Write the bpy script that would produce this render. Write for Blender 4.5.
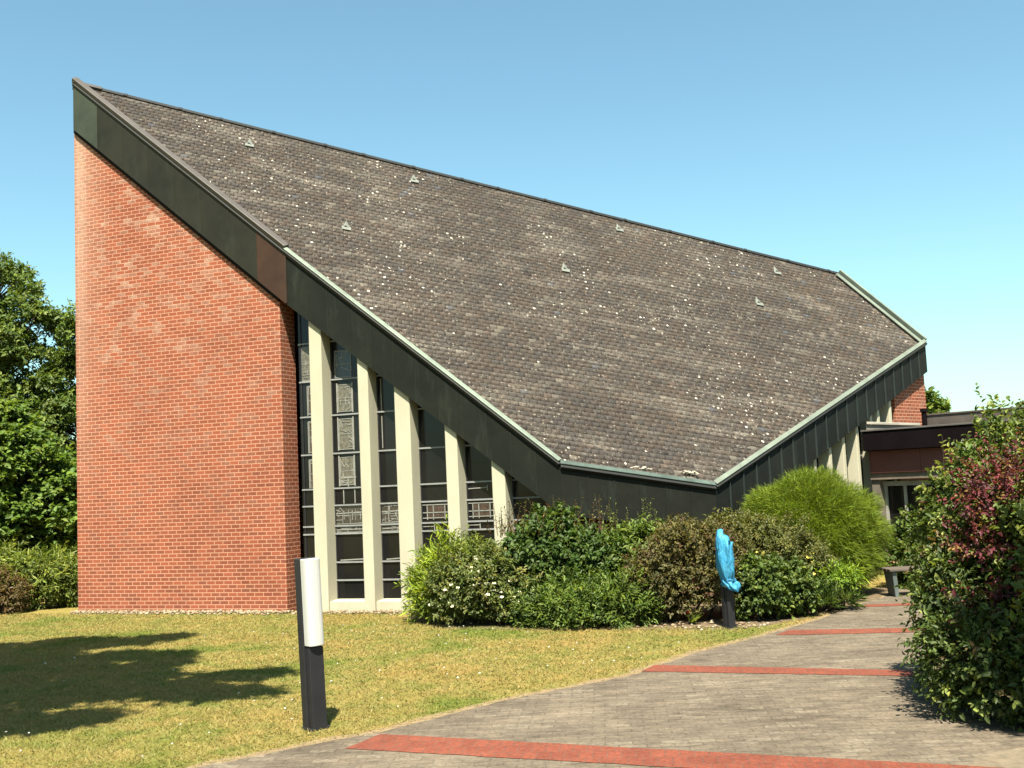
import bpy, bmesh, math, random
import numpy as np
from mathutils import Vector, Matrix

for o in list(bpy.data.objects): bpy.data.objects.remove(o)
SC = bpy.context.scene
COL = SC.collection

# ------------------------------------------------------------------ camera
F_PX, EYE, PITCH, ROLL = 1100.0, 2.0, math.radians(5.3), math.radians(-2.6)
CAMROT = Matrix.Rotation(math.pi/2 + PITCH, 3, 'X') @ Matrix.Rotation(ROLL, 3, 'Z')
cd = bpy.data.cameras.new('camera'); cam = bpy.data.objects.new('camera', cd); COL.objects.link(cam)
cam.location = (0, 0, EYE); cam.rotation_euler = CAMROT.to_euler()
cd.sensor_width = 36.0; cd.lens = F_PX*36.0/1024.0; cd.clip_start = .05; cd.clip_end = 3000
SC.camera = cam

# ------------------------------------------------------------------ sky, sun, exposure
SUN_EL = math.radians(60.0)
SUN_AZ_LIGHT = (0.0, 1.0)              # horizontal direction the light travels
w = bpy.data.worlds.new("World"); SC.world = w; w.use_nodes = True
nt = w.node_tree; nt.nodes.clear()
sky = nt.nodes.new('ShaderNodeTexSky'); sky.sky_type = 'NISHITA'; sky.sun_disc = False
sky.sun_elevation = SUN_EL; sky.sun_rotation = math.pi + math.atan2(SUN_AZ_LIGHT[0], SUN_AZ_LIGHT[1])
sky.air_density = 1.0; sky.dust_density = 1.0; sky.ozone_density = 1.6; sky.altitude = 0
mulc = nt.nodes.new('ShaderNodeMix'); mulc.data_type = 'RGBA'; mulc.blend_type = 'MULTIPLY'
mulc.inputs['Factor'].default_value = 1.0
mulc.inputs[7].default_value = (0.84, 1.07, 0.92, 1)
bg = nt.nodes.new('ShaderNodeBackground'); bg.inputs[1].default_value = 0.062
wo = nt.nodes.new('ShaderNodeOutputWorld')
nt.links.new(sky.outputs[0], mulc.inputs[6]); nt.links.new(mulc.outputs[2], bg.inputs[0]); nt.links.new(bg.outputs[0], wo.inputs[0])
sl = bpy.data.lights.new('sun', 'SUN'); sl.energy = 5.0; sl.angle = math.radians(.55); sl.color = (1.0, .93, .79)
so = bpy.data.objects.new('sun', sl); COL.objects.link(so); so.location = (0, -20, 40)
_d = Vector((SUN_AZ_LIGHT[0]*math.cos(SUN_EL), SUN_AZ_LIGHT[1]*math.cos(SUN_EL), -math.sin(SUN_EL)))
so.rotation_euler = _d.to_track_quat('-Z', 'Y').to_euler()
SC.view_settings.view_transform = 'Standard'; SC.view_settings.look = 'None'
SC.view_settings.exposure = 1.85; SC.view_settings.gamma = 1.0

# ------------------------------------------------------------------ helpers
def gnd(u, v, z=0.0):                      # ground point seen at a photo pixel
    d = CAMROT @ Vector(((u-512)/F_PX, -(v-384)/F_PX, -1))
    return Vector((0, 0, EYE)) + d*((z-EYE)/d.z)
def V(*a): return Vector(a)
BASE = {}
def tag(o, label=None, cat=None, group=None, kind=None):
    if label: o['label'] = label
    if cat: o['category'] = cat
    if group: o['group'] = group
    if kind: o['kind'] = kind
    return o
def thing(name, loc, label, cat, group=None):
    o = bpy.data.objects.new(name, None); COL.objects.link(o); o.location = loc; o.empty_display_size = .2
    BASE[o.name] = Vector(loc)
    return tag(o, label, cat, group)
def link_mesh(name, me, parent=None, mats=()):
    for m in mats: me.materials.append(m)
    o = bpy.data.objects.new(name, me); COL.objects.link(o)
    if parent is not None:
        o.parent = parent; BASE[o.name] = BASE[parent.name]
    return o
class MB:
    """collects polygons in world coordinates; build() links them as one object"""
    def __init__(s): s.v=[]; s.f=[]; s.uv=[]; s.c=[]; s.m=[]
    def poly(s, pts, uv=None, col=(1,1,1), mi=0):
        i=len(s.v); s.v += [tuple(p) for p in pts]; s.f.append(list(range(i, i+len(pts))))
        s.uv.append(uv if uv else [(0,0)]*len(pts)); s.c.append(col); s.m.append(mi)
    def hexa(s, b, t, col=(1,1,1), mi=0, uvs=None):
        """b, t: four bottom and four top points, counter-clockwise from above"""
        s.poly(b[::-1], col=col, mi=mi); s.poly(t, col=col, mi=mi)
        for i in range(4):
            j=(i+1)%4
            s.poly([b[i], b[j], t[j], t[i]], uvs[i] if uvs else None, col, mi)
    def box(s, c, ax, ay, az, col=(1,1,1), mi=0):
        """centre and three half-axis vectors"""
        c=Vector(c); ax=Vector(ax); ay=Vector(ay); az=Vector(az)
        b=[c-ax-ay-az, c+ax-ay-az, c+ax+ay-az, c-ax+ay-az]; t=[p+az*2 for p in b]
        s.hexa(b, t, col, mi)
    def bar(s, p, q, w, h, up=(0,0,1), col=(1,1,1), mi=0, ext=0):
        p=Vector(p); q=Vector(q); d=(q-p).normalized(); p=p-d*ext; q=q+d*ext
        side=d.cross(Vector(up)).normalized(); u=side.cross(d).normalized()
        s.box((p+q)/2, (q-p)/2, -side*w/2 if False else side*(-w/2), u*h/2, col, mi)
    def tube(s, pts, rad, n=8, col=(1,1,1), mi=0):
        rings=[]
        for k,p in enumerate(pts):
            p=Vector(p); a=Vector(pts[max(k-1,0)]); b=Vector(pts[min(k+1,len(pts)-1)])
            d=(b-a).normalized(); x=d.cross(Vector((.31,.17,.93)) if abs(d.z)<.9 else Vector((1,.1,0))).normalized(); y=d.cross(x)
            rings.append([p+(x*math.cos(6.2832*i/n)+y*math.sin(6.2832*i/n))*rad[k] for i in range(n)])
        i0=len(s.v)
        for r in rings: s.v += [tuple(p) for p in r]
        for k in range(len(rings)-1):
            for i in range(n):
                j=(i+1)%n; a=i0+k*n
                s.f.append([a+i, a+j, a+n+j, a+n+i]); s.uv.append([(0,0)]*4); s.c.append(col); s.m.append(mi)
        s.poly(rings[-1], col=col, mi=mi)
    def build(s, name, mats, parent=None, bevel=0, smooth=False):
        if not isinstance(mats,(list,tuple)): mats=[mats]
        off = BASE[parent.name] if parent is not None else Vector((0,0,0))
        me=bpy.data.meshes.new(name); me.from_pydata([(x-off.x,y-off.y,z-off.z) for x,y,z in s.v],[],s.f)
        uvl=me.uv_layers.new(name='UVMap'); flat=[c for f in s.uv for t in f for c in t]
        uvl.data.foreach_set('uv', flat)
        at=me.attributes.new('Col','FLOAT_COLOR','CORNER')
        at.data.foreach_set('color', [x for f,c in zip(s.f,s.c) for _ in f for x in (*c,1)])
        me.polygons.foreach_set('material_index', s.m)
        if smooth: me.polygons.foreach_set('use_smooth',[True]*len(s.f))
        me.update()
        o=link_mesh(name, me, parent, mats)
        if bevel:
            bm=bmesh.new(); bm.from_mesh(me); bmesh.ops.remove_doubles(bm, verts=bm.verts, dist=1e-4); bm.to_mesh(me); bm.free()
            md=o.modifiers.new('bevel','BEVEL'); md.width=bevel; md.segments=2; md.limit_method='ANGLE'
        return o
def np_mesh(name, verts, nper, faces, cols, mat, parent=None):
    """verts (N,k,3); faces: tuples of local indices; cols (N,3) one colour per element"""
    N,k,_=verts.shape
    off=np.array(BASE[parent.name]) if parent is not None else np.zeros(3)
    me=bpy.data.meshes.new(name)
    me.vertices.add(N*k); me.vertices.foreach_set('co', (verts-off).astype(np.float32).ravel())
    idx=[]; tot=[]
    base=(np.arange(N)*k)[:,None]
    blocks=[base+np.array(f)[None,:] for f in faces]
    L=np.concatenate(blocks,1).ravel(); tot=np.tile([len(f) for f in faces],N)
    me.loops.add(len(L)); me.loops.foreach_set('vertex_index', L.astype(np.int32))
    me.polygons.add(len(tot)); st=np.concatenate([[0],np.cumsum(tot)[:-1]])
    me.polygons.foreach_set('loop_start', st.astype(np.int32)); me.polygons.foreach_set('loop_total', tot.astype(np.int32))
    me.update(calc_edges=True)
    at=me.attributes.new('Col','FLOAT_COLOR','POINT')
    c=np.ones((N,k,4),np.float32); c[:,:,:3]=cols[:,None,:]
    at.data.foreach_set('color', c.ravel()); me.validate()
    return link_mesh(name, me, parent, [mat])

# ------------------------------------------------------------------ materials
AL=.575      # common trim of all base colours to the exposure set above
class NT:
    def __init__(s, name):
        s.m=bpy.data.materials.new(name); s.m.use_nodes=True; s.t=s.m.node_tree; s.n=s.t.nodes
        s.b=s.n['Principled BSDF']; s.out=s.n['Material Output']
    def new(s, t, **kw):
        n=s.n.new(t)
        for k,v in kw.items(): setattr(n,k,v)
        return n
    def link(s,a,b): s.t.links.new(a,b)
    def coord(s, kind='Object'): return s.new('ShaderNodeTexCoord').outputs[kind]
    def noise(s, vec, scale, detail=4, rough=.6, stretch=None):
        if stretch:
            mp=s.new('ShaderNodeMapping'); mp.inputs['Scale'].default_value=stretch; s.link(vec,mp.inputs[0]); vec=mp.outputs[0]
        n=s.new('ShaderNodeTexNoise'); n.inputs['Scale'].default_value=scale; n.inputs['Detail'].default_value=detail; n.inputs['Roughness'].default_value=rough
        s.link(vec,n.inputs['Vector']); return n.outputs['Fac']
    def ramp(s, fac, stops, interp='LINEAR'):
        r=s.new('ShaderNodeValToRGB'); cr=r.color_ramp; cr.interpolation=interp
        while len(cr.elements)<len(stops): cr.elements.new(.5)
        for e,(p,c) in zip(cr.elements,stops):
            e.position=p; e.color=(c,c,c,1) if not isinstance(c,(tuple,list)) else (*c,1)
        s.link(fac,r.inputs[0]); return r.outputs[0]
    def mix(s, fac, a, b, mode='MIX'):
        n=s.new('ShaderNodeMix'); n.data_type='RGBA'; n.blend_type=mode
        for i,x in ((0,fac),(6,a),(7,b)):
            if hasattr(x,'is_linked') or hasattr(x,'links'): s.link(x,n.inputs[i])
            elif i==0: n.inputs[0].default_value=x
            else: n.inputs[i].default_value=(*x,1)
        return n.outputs[2]
    def math(s, op, a, b=0.0):
        n=s.new('ShaderNodeMath', operation=op)
        for i,x in ((0,a),(1,b)):
            if hasattr(x,'links'): s.link(x,n.inputs[i])
            else: n.inputs[i].default_value=x
        return n.outputs[0]
    def bump(s, h, strength=.3, dist=.01):
        n=s.new('ShaderNodeBump'); n.inputs['Strength'].default_value=strength; n.inputs['Distance'].default_value=dist
        s.link(h,n.inputs['Height']); s.link(n.outputs[0], s.b.inputs['Normal'])
    def attr(s): 
        n=s.new('ShaderNodeAttribute'); n.attribute_name='Col'; return n.outputs['Color']
    def col(s, x):
        if hasattr(x,'links'): s.link(s.mix(1.0,x,(AL,AL,AL),'MULTIPLY'),s.b.inputs['Base Color'])
        else: s.b.inputs['Base Color'].default_value=(*[AL*q for q in x],1)
    def set(s, rough=.6, spec=.3, metal=0):
        s.b.inputs['Roughness'].default_value=rough; s.b.inputs['Specular IOR Level'].default_value=spec; s.b.inputs['Metallic'].default_value=metal
        return s.m

def mat_plain(name, col, rough=.6, spec=.3, metal=0, var=.25, scale=3.0, stretch=None, bump=0):
    t=NT(name); c=t.coord(); f=t.noise(c,scale,5,.65,stretch)
    lo=tuple(x*(1-var) for x in col); hi=tuple(min(1,x*(1+var)) for x in col)
    t.col(t.ramp(f,[(.3,lo),(.7,hi)]))
    if bump: t.bump(t.noise(c,scale*12,4,.6),bump,.01)
    return t.set(rough,spec,metal)

def mat_brick():
    t=NT('red_brick'); uv=t.new('ShaderNodeUVMap').outputs[0]; ob=t.coord()
    def bk(c1,c2,mo):
        b=t.new('ShaderNodeTexBrick'); b.offset=.5; b.squash=1
        b.inputs['Scale'].default_value=1; b.inputs['Brick Width'].default_value=.185; b.inputs['Row Height'].default_value=.0705
        b.inputs['Mortar Size'].default_value=.0090; b.inputs['Mortar Smooth'].default_value=.25; b.inputs['Bias'].default_value=0
        for n,c in (('Color1',c1),('Color2',c2),('Mortar',mo)): b.inputs[n].default_value=(*c,1)
        mp=t.new('ShaderNodeVectorMath',operation='ADD'); t.link(uv,mp.inputs[0]); t.link(wob,mp.inputs[1]); t.link(mp.outputs[0],b.inputs['Vector']); return b
    wn=t.new('ShaderNodeTexNoise'); wn.inputs['Scale'].default_value=9; t.link(ob,wn.inputs['Vector'])
    ws=t.new('ShaderNodeVectorMath',operation='SCALE'); ws.inputs['Scale'].default_value=.006; t.link(wn.outputs['Color'],ws.inputs[0]); wob=ws.outputs[0]
    b=bk((.365,.105,.054),(.23,.064,.034),(.58,.305,.19))
    b2=bk((0,0,0),(1,1,1),(.5,.5,.5))
    big=t.noise(ob,.55,5,.6); med=t.noise(ob,2.2,5,.65)
    tone=t.ramp(big,[(.30,(.90,.88,.88)),(.5,(1,1,1)),(.72,(1.08,1.08,1.08))])
    c=t.mix(1.0,b.outputs['Color'],tone,'MULTIPLY')
    # pale lime bloom in streaks, mainly at the windward corner and top
    sep=t.new('ShaderNodeSeparateXYZ'); t.link(uv,sep.inputs[0])
    edge=t.ramp(sep.outputs[0],[(0.0,.5),(.07,1.0),(.20,.9),(.36,.35),(.9,0)])
    hgt=t.math('MULTIPLY',sep.outputs[1],.1); hr=t.ramp(hgt,[(.15,.0),(.5,.55),(.8,1)])
    bl=t.math('MULTIPLY',t.math('MULTIPLY',edge,hr),.62)
    pat=t.ramp(t.math('ADD',t.math('MULTIPLY',b2.outputs['Color'],.34),t.noise(ob,1.7,6,.8,(1,1,2.2))),[(.70,0),(.96,.75)])
    pat=t.math('MULTIPLY',pat,t.ramp(hgt,[(.1,.10),(.4,.55),(.7,1)]))
    sp=t.math('MULTIPLY',t.ramp(t.math('ADD',t.math('MULTIPLY',b2.outputs['Color'],1.0),t.math('MULTIPLY',t.noise(ob,5.5,2),.5)),[(1.20,0),(1.25,.6)]),1)
    fac=t.math('MAXIMUM',t.math('MAXIMUM',bl,pat),sp)
    fac=t.math('MULTIPLY',fac,t.ramp(t.noise(ob,14,3),[(.25,.45),(.6,1)]))
    c=t.mix(fac,c,(.66,.47,.35))
    dk=t.ramp(med,[(.35,(.80,.78,.78)),(.55,(1,1,1))]); c=t.mix(.22,c,dk,'MULTIPLY')
    t.col(c); t.bump(t.math('ADD',t.math('MULTIPLY',b.outputs['Fac'],-1),t.math('MULTIPLY',t.noise(ob,40,3),.3)),.6,.008)
    return t.set(.85,.2)
def mat_tiles():
    t=NT('weathered_roof_tiles'); ob=t.coord(); a=t.attr()
    c=t.mix(1.0,a,t.ramp(t.noise(ob,.5,5,.6),[(.3,(.80,.80,.82)),(.5,(1,1,1)),(.7,(1.22,1.18,1.1))]),'MULTIPLY')
    c=t.mix(t.math('MULTIPLY',t.ramp(t.noise(ob,16,4,.7),[(.4,0),(.75,1)]),.5),c,(.13,.11,.09))
    dens=t.noise(ob,.42,4,.6)
    def dot(v):
        n=t.new('ShaderNodeVectorMath',operation='DOT_PRODUCT'); t.link(ob,n.inputs[0]); n.inputs[1].default_value=v; return n.outputs['Value']
    cx=t.new('ShaderNodeCombineXYZ'); t.link(t.math('MULTIPLY',dot((.939,.30,-.168)),.55),cx.inputs[0]); t.link(t.math('MULTIPLY',dot((-.09,.685,.723)),2.2),cx.inputs[1])
    along=cx.outputs[0]
    def specks(scale, lo, thr, soft):
        v=t.new('ShaderNodeTexVoronoi'); v.inputs['Scale'].default_value=scale; t.link(ob,v.inputs['Vector'])
        sepc=t.new('ShaderNodeSeparateColor'); t.link(v.outputs['Color'],sepc.inputs[0])
        pick=t.math('GREATER_THAN',t.math('ADD',sepc.outputs[0],t.math('MULTIPLY',t.math('SUBTRACT',dens,.5),1.5)),lo)
        d=t.math('ADD',v.outputs['Distance'],t.math('MULTIPLY',t.math('SUBTRACT',t.noise(ob,60,2),.5),.5))
        size=t.math('MULTIPLY',sepc.outputs[1],thr)
        return t.math('MULTIPLY',pick,t.math('LESS_THAN',d,size))
    s1=specks(15.0,.64,.34,.1); s2=specks(24,.46,.44,.1); s3=specks(13.0,.93,.36,.1)
    c=t.mix(t.math('MULTIPLY',s2,.55),c,(.24,.205,.165)); c=t.mix(t.math('MULTIPLY',s1,.75),c,(.34,.30,.245)); c=t.mix(s3,c,(.75,.70,.60))
    streak=t.math('MULTIPLY',t.ramp(t.noise(along,1.0,6,.7),[(.50,0),(.70,1)]),t.ramp(t.noise(ob,24,3,.7),[(.42,.08),(.6,.75)]))
    c=t.mix(streak,c,(.30,.265,.215))
    t.col(c); t.bump(t.noise(ob,50,4,.7),.35,.01); return t.set(.85,.25)
def mat_copper():
    t=NT('patinated_copper'); ob=t.coord(); a=t.attr()
    f=t.noise(ob,1.6,5,.65); c=t.mix(1.0,a,t.ramp(f,[(.3,(.75,.78,.80)),(.7,(1.3,1.3,1.2))]),'MULTIPLY')
    gr=t.ramp(t.noise(ob,2.2,6,.7,(2.2,2.2,.45)),[(.55,0),(.75,.42)]); c=t.mix(gr,c,(.045,.058,.043))
    gr=t.ramp(t.noise(ob,3.1,5,.7),[(.58,0),(.8,.35)]); c=t.mix(gr,c,(.036,.027,.018))
    t.col(c); t.bump(t.noise(ob,5,4,.5),.12,.02); return t.set(.65,.12)
def mat_vcol(name, rough=.6, spec=.3, var=.2, scale=8):
    t=NT(name); ob=t.coord(); f=t.noise(ob,scale,5,.65)
    t.col(t.mix(1.0,t.attr(),t.ramp(f,[(.3,(1-var,)*3),(.7,(1+var,)*3)]),'MULTIPLY')); t.bump(t.noise(ob,scale*5,3),.15,.01)
    return t.set(rough,spec)
def mat_leaf(name='leaves', trans=.33, rough=.5, spec=.22):
    t=NT(name); a=t.attr(); t.link(a,t.b.inputs['Base Color']); t.set(rough,spec)
    tr=t.new('ShaderNodeBsdfTranslucent'); t.link(t.mix(1.0,a,(1.5,1.5,.6),'MULTIPLY'),tr.inputs[0])
    ms=t.new('ShaderNodeMixShader'); ms.inputs[0].default_value=trans
    t.link(t.b.outputs[0],ms.inputs[1]); t.link(tr.outputs[0],ms.inputs[2]); t.link(ms.outputs[0],t.out.inputs[0]); return t.m
def lawn_tone(t, ob):
    g=t.ramp(t.noise(ob,.55,5,.65),[(.34,(.60,.84,.5)),(.48,(.97,1,.95)),(.66,(1.12,1.0,1.0))])
    g2=t.ramp(t.noise(ob,3.2,4,.7),[(.32,(.70,.86,.68)),(.5,(1,1,1)),(.68,(1.22,1.10,1.15))])
    return t.mix(1.0,g,g2,'MULTIPLY')
def mat_ground():
    t=NT('dry_lawn'); ob=t.coord('Object')
    c=t.mix(1.0,t.ramp(t.noise(ob,26,6,.75),[(.3,(.20,.165,.045)),(.55,(.36,.28,.085)),(.75,(.48,.38,.15))]),lawn_tone(t,ob),'MULTIPLY')
    t.col(c); t.bump(t.noise(ob,45,5,.8),.8,.03); return t.set(.9,.1)
def mat_grass():
    t=NT('grass_blades'); ob=t.coord('Object'); a=t.mix(1.0,t.mix(1.0,t.attr(),lawn_tone(t,ob),'MULTIPLY'),(AL,AL,AL),'MULTIPLY'); t.link(a,t.b.inputs['Base Color']); t.set(.6,.2)
    tr=t.new('ShaderNodeBsdfTranslucent'); t.link(a,tr.inputs[0]); ms=t.new('ShaderNodeMixShader'); ms.inputs[0].default_value=.35
    t.link(t.b.outputs[0],ms.inputs[1]); t.link(tr.outputs[0],ms.inputs[2]); t.link(ms.outputs[0],t.out.inputs[0]); return t.m
def mat_pavers(name, c1, c2, mo, bw, rh, rot, big=(.72,1.0,1.25), light=None):
    t=NT(name); ob=t.coord(); mp=t.new('ShaderNodeMapping'); mp.inputs['Rotation'].default_value=(0,0,rot); t.link(ob,mp.inputs[0])
    b=t.new('ShaderNodeTexBrick'); b.offset=.5; b.inputs['Scale'].default_value=1; b.inputs['Brick Width'].default_value=bw; b.inputs['Row Height'].default_value=rh
    b.inputs['Mortar Size'].default_value=.006; b.inputs['Mortar Smooth'].default_value=.3; b.inputs['Bias'].default_value=-.1
    for n,c in (('Color1',c1),('Color2',c2),('Mortar',mo)): b.inputs[n].default_value=(*c,1)
    t.link(mp.outputs[0],b.inputs['Vector'])
    c=t.mix(1.0,b.outputs['Color'],t.ramp(t.noise(ob,.8,6,.65),[(.3,(big[0],)*3),(.5,(big[1],)*3),(.7,(big[2],)*3)]),'MULTIPLY')
    c=t.mix(1.0,c,t.ramp(t.noise(ob,30,6,.8),[(.3,(.62,)*3),(.7,(1.34,)*3)]),'MULTIPLY')
    if light:
        b2=t.new('ShaderNodeTexBrick'); b2.offset=.5; b2.inputs['Scale'].default_value=1; b2.inputs['Brick Width'].default_value=bw; b2.inputs['Row Height'].default_value=rh
        b2.inputs['Mortar Size'].default_value=.006; b2.inputs['Bias'].default_value=0
        for n_,q in (('Color1',(0,0,0)),('Color2',(1,1,1)),('Mortar',(0,0,0))): b2.inputs[n_].default_value=(*q,1)
        t.link(mp.outputs[0],b2.inputs['Vector'])
        pk=t.ramp(t.math('ADD',b2.outputs['Color'],t.math('MULTIPLY',t.math('SUBTRACT',t.noise(ob,1.3,4),.5),1.1)),[(.72,0),(.98,1)])
        pk=t.math('MULTIPLY',pk,t.ramp(t.noise(ob,26,3,.7),[(.35,.1),(.65,1)]))
        c=t.mix(t.math('MULTIPLY',pk,.5),c,light)
        c=t.mix(1.0,c,t.ramp(t.noise(ob,4.5,5,.7,(1,3.2,1)),[(.30,(.78,.77,.75)),(.5,(1,1,1)),(.70,(1.24,1.21,1.17))]),'MULTIPLY')
        dk=t.ramp(t.noise(ob,2.0,6,.75,(1,2.2,1)),[(.34,(.60,.59,.57)),(.52,(1,1,1)),(.66,(1.18,1.16,1.12))]); c=t.mix(.85,c,dk,'MULTIPLY')
    t.col(c); t.bump(t.math('ADD',t.math('MULTIPLY',b.outputs['Fac'],-1),t.math('MULTIPLY',t.noise(ob,60,3),.4)),.55,.008); return t.set(.88,.15)
def mat_glass_dark():
    t=NT('dark_window_glass'); ob=t.coord(); c=t.ramp(t.noise(ob,.9,4,.6),[(.3,(.006,.006,.007)),(.7,(.016,.016,.015))]); t.col(c)
    t.bump(t.noise(ob,3,2),.06,.02); return t.set(.12,.28)

M={}
M['brick']=mat_brick(); M['tiles']=mat_tiles(); M['copper']=mat_copper(); M['leaf']=mat_leaf(); M['needle']=mat_leaf('fine_foliage',.35,.6,.2)
M['vcol']=mat_vcol('painted_parts'); M['ground']=mat_ground(); M['grass']=mat_grass(); M['glass']=mat_glass_dark()
M['cream']=mat_plain('cream_concrete',(.55,.52,.385),.8,.2,0,.09,2.2,(1,1,.35),.12)
M['deck']=mat_plain('roof_deck',(.035,.03,.026),.9,.1)
M['bars']=mat_plain('grey_window_bars',(.30,.31,.30),.5,.3,0,.15,6)
M['lead']=mat_plain('pale_lead_cames',(.30,.30,.265),.5,.3,0,.2,9)
M['paneglass']=mat_vcol('mottled_stained_glass',.25,.5,.55,22)
M['path']=mat_pavers('grey_brown_pavers',(.190,.155,.113),(.158,.129,.095),(.150,.122,.090),.21,.105,.08,light=(.38,.325,.24))
M['band']=mat_pavers('red_clinker_pavers',(.25,.074,.044),(.20,.060,.037),(.19,.085,.057),.105,.21,.12,(.82,1.0,1.18))
M['black']=mat_plain('black_coated_steel',(.022,.022,.026),.5,.3,0,.2,5)
M['opal']=mat_plain('white_opal_plastic',(.66,.66,.62),.35,.4,0,.03,4)
M['bark']=mat_plain('bark',(.075,.055,.04),.9,.1,0,.4,12,(1,1,.3),.5)
M['stone']=mat_vcol('pebbles',.85,.2,.2,20)

# ------------------------------------------------------------------ ground, path and bands
PATH_L=[(120,800),(200,768),(345,739),(380,733),(506,701),(632,676),(694,654),(757,638),(820,620),(851,607),(883,598),(897,585),(905,575)]
path_left=[gnd(*p) for p in PATH_L]
path_right=[V(1.2,5.2,0),V(3.0,6.2,0),V(3.9,7.4,0),V(4.1,9,0),V(4.7,11.5,0),V(5.9,14.5,0),V(7.6,17.6,0),V(8.2,19.2,0)]
def sheet(name, pts, z, mat, kind='structure', label=None, wob=0, seed=0):
    rnd=random.Random(seed); out=[]
    for i,p in enumerate(pts):
        q=pts[(i+1)%len(pts)]; n=max(1,int((q-p).length/.12)) if wob else 1
        for k in range(n):
            r=p.lerp(q,k/n); out.append((r.x+rnd.uniform(-wob,wob), r.y+rnd.uniform(-wob,wob), z))
    bm=bmesh.new(); f=bm.faces.new([bm.verts.new(p) for p in out]); 
    if f.normal.z<0: f.normal_flip()
    bm.normal_update()
    bmesh.ops.triangulate(bm,faces=[f]); 
    me=bpy.data.meshes.new(name); bm.to_mesh(me); bm.free()
    o=link_mesh(name,me,None,[mat]); tag(o,label,None,None,kind)
    for p in me.polygons:
        if p.normal.z<0: p.flip()
    return o
g=MB(); S=900.0; g.poly([(-S,-S,0),(S,-S,0),(S,S,0),(-S,S,0)]); g.build('ground',M['ground'])['kind']='structure'
path_poly=path_left+path_right[::-1]
soil=mat_plain('bare_sandy_soil',(.30,.22,.125),.95,.1,0,.35,14,None,.5)
strip=[p+V(-.10,.10,0) for p in path_left]+[p+V(.12,-.02,0) for p in path_right[::-1]]
sheet('soil_verge',strip,.003,soil,wob=.035,seed=3)
sheet('path',path_poly,.008,M['path'],wob=.018,seed=1)
sheet('sand_patch',[gnd(930,778),gnd(965,764),gnd(985,757),gnd(1010,749),gnd(1060,742),gnd(1090,800),gnd(960,800)],.011,mat_plain('pale_sand',(.215,.175,.122),.95,.1,0,.3,9,None,.4),wob=.05,seed=9)
sheet('flower_bed',[gnd(402,620),gnd(440,629),gnd(520,630),gnd(640,630),gnd(735,630),gnd(800,620.5),gnd(851,605.5),gnd(880,599),V(6.3,18.9,0),V(4.6,19.3,0),V(3.2,18.0,0),V(.7,17.3,0),V(-1.8,18.2,0)],.0035,mat_plain('bed_soil',(.19,.14,.085),.95,.1,0,.4,12,None,.6),wob=.03,seed=5)
def band(tl,tr,br,bl,seed):
    sheet('path_band',[gnd(*bl),gnd(*br),gnd(*tr),gnd(*tl)],.0125,M['band'],wob=.008,seed=seed)
band((380,735.5),(1060,772.5),(1060,791),(345,750),11)
band((655,666),(960,672.5),(960,678),(641,672.5),12)
band((789,631),(950,628),(950,632.5),(776,636),13)
band((866,605.2),(950,602.5),(950,604.6),(858,608),14)

# ------------------------------------------------------------------ the church
P=[V(-8.342,20.924,10.324),V(-3.906,19.153,6.376),V(.703,17.416,2.377),V(3.273,18.237,1.917),V(9.131,24.073,4.791),V(7.715,25.189,6.596)]
FH=[1.0,1.01,.86,.87,.70]                       # fascia height below each eave corner
N=Vector((.332,-.663,.671)).normalized()
U=(P[3]-P[2]).normalized(); W=N.cross(U); W=W if W.z>0 else -W; W.normalize()
Z=V(0,0,1)
def flat(v): return Vector((v.x,v.y,0))
edge_d=[(flat(P[i+1])-flat(P[i])).normalized() for i in range(4)]
edge_in=[Vector((-d.y,d.x,0)) for d in edge_d]   # horizontal normals pointing into the building
church=thing('church',(-3.9,19.2,0),'red brick church under one big grey tiled roof sloping down to the shrubs','church')

# brick walls: (edge, s0, s1, inset, thickness)
def eave_z(i,s):
    L=(flat(P[i+1])-flat(P[i])).length; return P[i].z+(P[i+1].z-P[i].z)*s/L, FH[i]+(FH[i+1]-FH[i])*s/L
def wall(i,s0,s1,inset,th,name='brick_wall',z0=0.0,mat=None,u0=0,steps=8):
    mb=MB(); d=edge_d[i]; n=edge_in[i]; o=flat(P[i])
    for k in range(steps):
        a=s0+(s1-s0)*k/steps; b=s0+(s1-s0)*(k+1)/steps
        za,ha=eave_z(i,a); zb,hb=eave_z(i,b); za-=ha*.45; zb-=hb*.45
        q=lambda s,off,z: o+d*s+n*(inset+off)+Z*z
        mb.poly([q(a,0,z0),q(b,0,z0),q(b,0,zb),q(a,0,za)],[(a+u0,z0),(b+u0,z0),(b+u0,zb),(a+u0,za)])
        mb.poly([q(b,th,z0),q(a,th,z0),q(a,th,za),q(b,th,zb)],[(b,z0),(a,z0),(a,za),(b,zb)])
        if k==0: mb.poly([q(a,th,z0),q(a,0,z0),q(a,0,za),q(a,th,za)],[(a+u0-th,z0),(a+u0,z0),(a+u0,za),(a+u0-th,za)])
        if k==steps-1: mb.poly([q(b,0,z0),q(b,th,z0),q(b,th,zb),q(b,0,zb)],[(b+u0,z0),(b+u0+th,z0),(b+u0+th,zb),(b+u0,zb)])
    return mb.build(name,mat or M['brick'],church)
L0=(flat(P[1])-flat(P[0])).length; L1=(flat(P[2])-flat(P[1])).length; L2=(flat(P[3])-flat(P[2])).length; L3=(flat(P[4])-flat(P[3])).length
wall(0,-.07,L0-.20,.09,.45,u0=.07)
wall(2,-.1,L2+.1,.22,.3)
mb=MB(); za,ha=eave_z(0,-.05); zb,hb=eave_z(0,L0-.20)     # near-black strip painting in the deep shadow below the fascia
q0=lambda s,off,z: flat(P[0])+edge_d[0]*s+edge_in[0]*off+Z*z
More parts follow.
